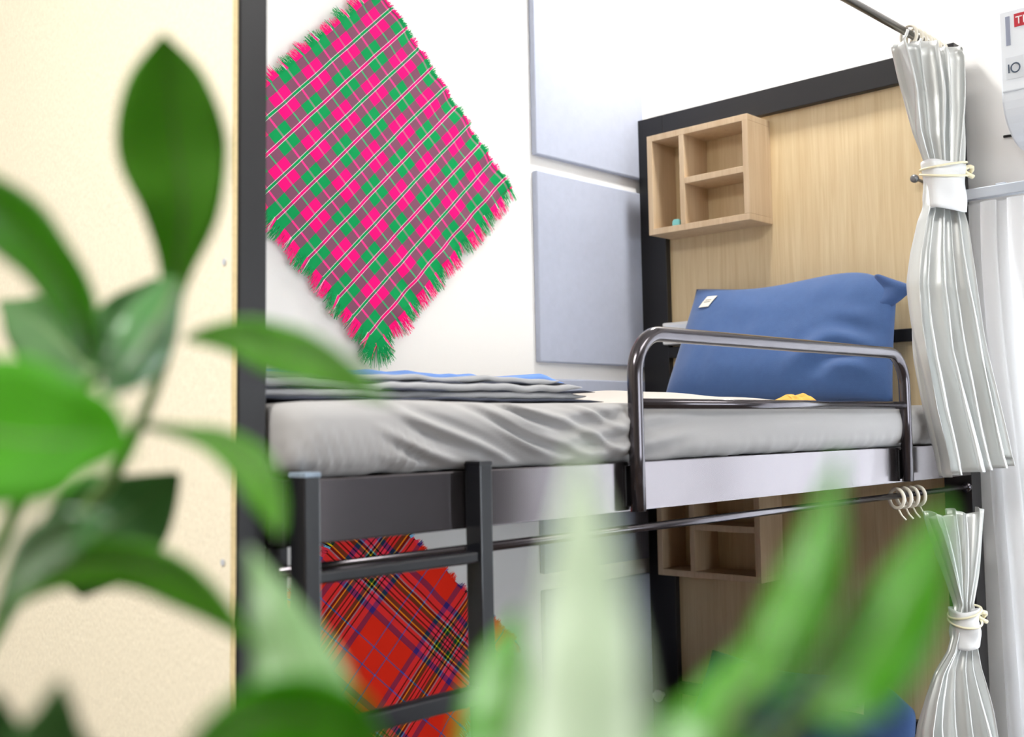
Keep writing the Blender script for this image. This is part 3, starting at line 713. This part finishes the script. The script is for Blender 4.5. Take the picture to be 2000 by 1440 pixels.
# ================================================================== air conditioner
ac = thing('air_conditioner', (.0, -.57, 2.29), 'white wall air conditioner at the right edge above the window curtain', 'air conditioner')
ya, yb = -.155, -.99
prof = [(XW, 2.63), (-.08, 2.63), (-.112, 2.615), (-.12, 2.59), (-.122, 2.404)]+[(-.122+.13*(1-math.cos(q*PI/20)), 2.404-.114*math.sin(q*PI/20)) for q in range(1, 11)]+[(XW, 2.29)]
MB().prism(prof, lambda p: (p[0], yb, p[1]), lambda p: (p[0], ya, p[1])).build('body', 'plastic', ac, bevel=.006)
MB().box(-.1265, -.12, yb+.004, ya-.004, 2.407, 2.60).build('front_panel', 'plastic', ac, bevel=.003)
MB().box(-.1275, -.1265, -.184, -.174, 2.516, 2.585).build('stripe', 'acgrey', ac)
bd = MB().box(-.1276, -.1265, -.352, -.194, 2.556, 2.587).build('red_badge', 'acred', ac); bd['label'] = 'red badge with white lettering'
def text(body, size, loc, m, parent, name='lettering'):
    c = bpy.data.curves.new(name, 'FONT'); c.body = body; c.size = size; c.extrude = .0003
    to = bpy.data.objects.new(name, c); COL.objects.link(to)
    dg = bpy.context.evaluated_depsgraph_get()
    me = bpy.data.meshes.new_from_object(to.evaluated_get(dg)); bpy.data.objects.remove(to)
    # letters run along -Y (left to right seen from the room), upright in Z, on a face looking to -X
    vs = [(loc[0]-v.co.z, loc[1]-v.co.x, loc[2]+v.co.y) for v in me.vertices]
    mb = MB(); mb.v = vs; mb.f = [tuple(p.vertices) for p in me.polygons]
    bpy.data.meshes.remove(me)
    return mb.build(name, m, parent)
text('TIẾT KIỆM', .026, (-.1281, -.197, 2.562), 'white', bd)
pl = MB().box(-.1274, -.1265, -.212, -.171, 2.435, 2.487).build('number_badge', 'acplate', ac)
text('1', .030, (-.1279, -.170, 2.450), 'acink', pl)
ringp = [(-.1278, -.1925+.0098*math.cos(2*PI*k/32), 2.4605+.0108*math.sin(2*PI*k/32)) for k in range(32)]
MB().tube(ringp, .0017, 8, closed=True).build('zero_ring', 'acink', pl, smooth=True)
MB().box(-.1272, -.1266, -.21, -.18, 2.478, 2.481).build('print_line', 'acgrey', pl)
o = MB().tube([(.074, -.088, 2.352), (.072, -.1, 2.351), (.072, -.12, 2.350), (.073, -.15, 2.354), (.076, -.2, 2.36), (.076, -.3, 2.33)], .0035, 8).build('cable', 'black', smooth=True)
tag(o, 'short black cable on the wall under the air conditioner', 'cable')

# ================================================================== tartan shawls on the back wall
def shawl(name, label, matn, corner_b, La, Lb, ea, eb, p0, uvp, seed, pitch, y=1.008):
    """corner_b: bottom corner (X, Z); ea runs up right along the weft, eb runs up left; p0: point where u=v=0"""
    root = thing(name, (corner_b[0], y, corner_b[1]), label, 'shawl', 'tartan shawls hung on the back wall')
    ea = Vector(ea).normalized(); eb = Vector(eb).normalized()
    def uvof(P):
        d = Vector(P)-Vector(p0); det = ea.x*eb.y-ea.y*eb.x      # the weave is pulled slightly out of square
        ca = (d.x*eb.y-d.y*eb.x)/det; cb = (ea.x*d.y-ea.y*d.x)/det
        return (ca*uvp/pitch[0]+10*uvp, -cb*uvp/pitch[1]+10*uvp)
    def pos(s, t, lift=0):
        # rippled edges
        P = Vector(corner_b)+ea*(s*La)+eb*(t*Lb)
        e0 = .006*noise.noise(Vector((s*9, t*9, seed)))
        es = min(s, 1-s); et = min(t, 1-t)
        P2 = P+ea*(e0*(.12+.88*sm(.06, 0, es)))+eb*(e0*(.12+.88*sm(.06, 0, et)))
        rip = .004*(1+math.sin(t*2*PI*6+3*noise.noise(Vector((s*2, t*2, seed)))))*sm(.75, 1, s)
        rip += .003*(1+math.sin(s*2*PI*6+seed))*sm(.2, 0, t)+.003*abs(noise.noise(Vector((s*3, t*3, seed+2))))
        crease = .004*math.exp(-((s-.32)/.03)**2)*(.5+.5*noise.noise(Vector((0, t*4, seed))))
        return Vector((P2.x, y-.002-rip-crease-lift, P2.y)), P
    mb = MB(); cache = {}
    def fn(s, t):
        q, P = pos(s, t); return q
    def fu(s, t):
        return uvof(Vector(corner_b)+ea*(s*La)+eb*(t*Lb))
    mb.grid(90, 90, fn, uv=fu)
    mb.build('cloth', matn, root, smooth=True, solid=.001)
    # fringe: loose threads leaving all four edges
    fm = MB(); rnd = random.Random(seed*100)
    def strand(q, dirv, ln, uv, w):
        dirv = dirv.normalized(); side = Vector((-dirv.y, dirv.x))
        b = len(fm.v); n = 3; bend = rnd.uniform(-.35, .35); yy = q.y
        for k in range(n+1):
            t = k/n
            t0 = t*ln-.006
            cx_, cz_ = q.x+dirv.x*t0+side.x*bend*ln*t*t*.5, q.z+dirv.y*t0+side.y*bend*ln*t*t*.5
            ww = w*(1-.6*t)
            yk = min(yy-.0012-rnd.uniform(0, .002)*t, y+.008)
            for sg in (-1, 1):
                fm.v.append((cx_+side.x*ww*sg, yk, cz_+side.y*ww*sg)); fm.uv.append(uv)
        for k in range(n): fm.f.append((b+2*k, b+2*k+1, b+2*k+3, b+2*k+2))
    def edge(ns, getst, out, ln0, ln1, axis, cl):
        for k in range(ns):
            s, t = getst((k+rnd.random())/ns)
            q, P = pos(s, t); u, v = uvof(P)
            c = u if axis == 0 else v
            c += uvp*.001*rnd.uniform(-8, 8)
            clump = noise.noise(Vector((k/ns*cl, seed, axis)))
            ln = ln0+(ln1-ln0)*max(0, min(1, .5+clump*1.2+rnd.uniform(-.2, .2)))
            d = out+Vector((-out.y, out.x))*(.35*clump+rnd.uniform(-.12, .12))+Vector((0, -.25))
            f = .13+.25*rnd.random()                # keep off the centre stripes of the band
            base = math.floor(c/uvp)*uvp; fr = (c/uvp) % 1
            strand(q, d, ln, (c, c), .0011)
    edge(620, lambda r: (r, 0), -eb, .03, .055, 0, 16)
    edge(560, lambda r: (0, r), -ea, .03, .055, 1, 14)
    edge(560, lambda r: (1, r), ea, .004, .02, 1, 30)
    edge(620, lambda r: (r, 1), eb, .012, .04, 0, 24)
    q, P = pos(0, 0)
    for k in range(110):                            # tassel of threads hanging from the bottom corner
        r = rnd.random(); d = (-ea)*r+(-eb)*(1-r)+Vector((0, -.15))
        s0, t0 = (rnd.random()*.05, 0) if r < .5 else (0, rnd.random()*.05)
        q, P = pos(s0, t0); strand(q, d, rnd.uniform(.045, .072), (uvp*10.38, uvp*10.38), .0012)
    f = fm.build('fringe', matn, root); f['kind'] = 'stuff'
    return root
AE, BE = (.0900, .0840), (-.0872, .0832)
shawl('tartan_shawl', 'pink and green checked shawl with fringe hung diagonally above the upper bunk', 'tartan_pink', (-1.077, 1.847), .665, .635, AE, BE, (-1.244, 2.479), pp, 1, (.1231, .1205))
shawl('tartan_shawl', 'red tartan shawl hung diagonally in the lower bunk behind the ladder', 'tartan_red', (-1.09, .62), .66, .64, (.72, .69), (-.76, .65), (-1.098, 1.311), rp, 2, (rp, rp))

# ================================================================== plant in the foreground
ct = thing('plant_stand', (-2.58, -.78, 0), 'tall wooden plant stand under the leafy plant', 'stand')
MB().box(-2.76, -2.40, -.96, -.60, 1.06, 1.09).build('table_top', 'counter', ct, bevel=.004)
for x in (-2.74, -2.45):
    for yv in (-.94, -.65): MB().box(x, x+.03, yv, yv+.03, 0, 1.06).build('leg', 'counter', ct, bevel=.003)
MB().box(-2.74, -2.42, -.94, -.62, .25, .27).build('shelf_board', 'counter', ct, bevel=.003)
pc = Vector((-2.58, -.78, 1.09))
pt = thing('plant', tuple(pc), 'glossy green leafy plant blurred in the foreground', 'plant')
prof = [(.0, 0), (.085, 0), (.09, .004), (.115, .17), (.122, .172), (.122, .19), (.112, .19), (.108, .16), (0, .16)]
mb = MB(); n = 40
mb.grid(n, len(prof)-1, lambda u, v: (pc.x+prof[round(v*(len(prof)-1))][0]*math.cos(2*PI*u), pc.y+prof[round(v*(len(prof)-1))][0]*math.sin(2*PI*u), pc.z+prof[round(v*(len(prof)-1))][1]), closeu=True)
mb.build('pot', 'pot', pt, smooth=True)
mb = MB().prism([(pc.x+.1085*math.cos(2*PI*k/32), pc.y+.1085*math.sin(2*PI*k/32)) for k in range(32)], lambda p: (p[0], p[1], pc.z+.161), lambda p: (p[0], p[1], pc.z+.166))
mb.build('soil', 'soil', pt)
def cat(P, t):
    n = len(P)-1; k = min(int(t*n), n-1); f = t*n-k
    p0, p1, p2, p3 = P[max(k-1, 0)], P[k], P[k+1], P[min(k+2, n)]
    return .5*((2*p1)+(p2-p0)*f+(2*p0-5*p1+4*p2-p3)*f*f+(3*p1-p0-3*p2+p3)*f**3)
for i, st in enumerate(STEMS):
    P = [Vector(p) for p in st]
    root0 = pc+Vector((.05*math.cos(i*2.4), .05*math.sin(i*2.4), .15))
    P = [root0, root0.lerp(P[0], .5)+Vector((0, 0, .04))]+P
    pts = [cat(P, k/24) for k in range(25)]
    MB().tube(pts, [.0048-.0028*k/24 for k in range(25)], 10).build('stem', 'stem', pt, smooth=True)
for (ax, hw, sd, roll, fold, m) in LEAVES:
    P = [Vector(p) for p in ax]; sd = Vector(sd); nl, nw = 22, 8
    H = [Vector((h, 0, 0)) for h in hw]
    mb = MB()
    axis_pts = [cat(P, k/nl) for k in range(nl+1)]
    def lf(u, v):
        k = round(v*nl); p = axis_pts[k]
        t = (axis_pts[min(k+1, nl)]-axis_pts[max(k-1, 0)]).normalized()
        s = (sd-t*sd.dot(t)).normalized(); nrm = t.cross(s)
        w = max(.0002, cat(H, k/nl).x); q = 2*u-1
        ca, sa = math.cos(math.radians(roll)), math.sin(math.radians(roll))
        cf = math.cos(math.radians(fold)); sf = math.sin(math.radians(fold))
        a = w*q*cf; b = w*abs(q)**1.25*sf
        # turning the blade about its midrib must not narrow it from tip to tip
        return p+(s*ca+nrm*sa)*(a/max(.6, ca*cf))+(nrm*ca-s*sa)*b+nrm*(.0007*math.sin(k*.9))*abs(q)
    mb.grid(nw, nl, lf)
    lo = mb.build('leaf', m, pt, smooth=True, solid=.0007)
    rib = MB().tube([axis_pts[k] for k in range(nl+1)], [.0011-.0008*k/nl for k in range(nl+1)], 6).build('midrib', 'stem', lo, smooth=True)
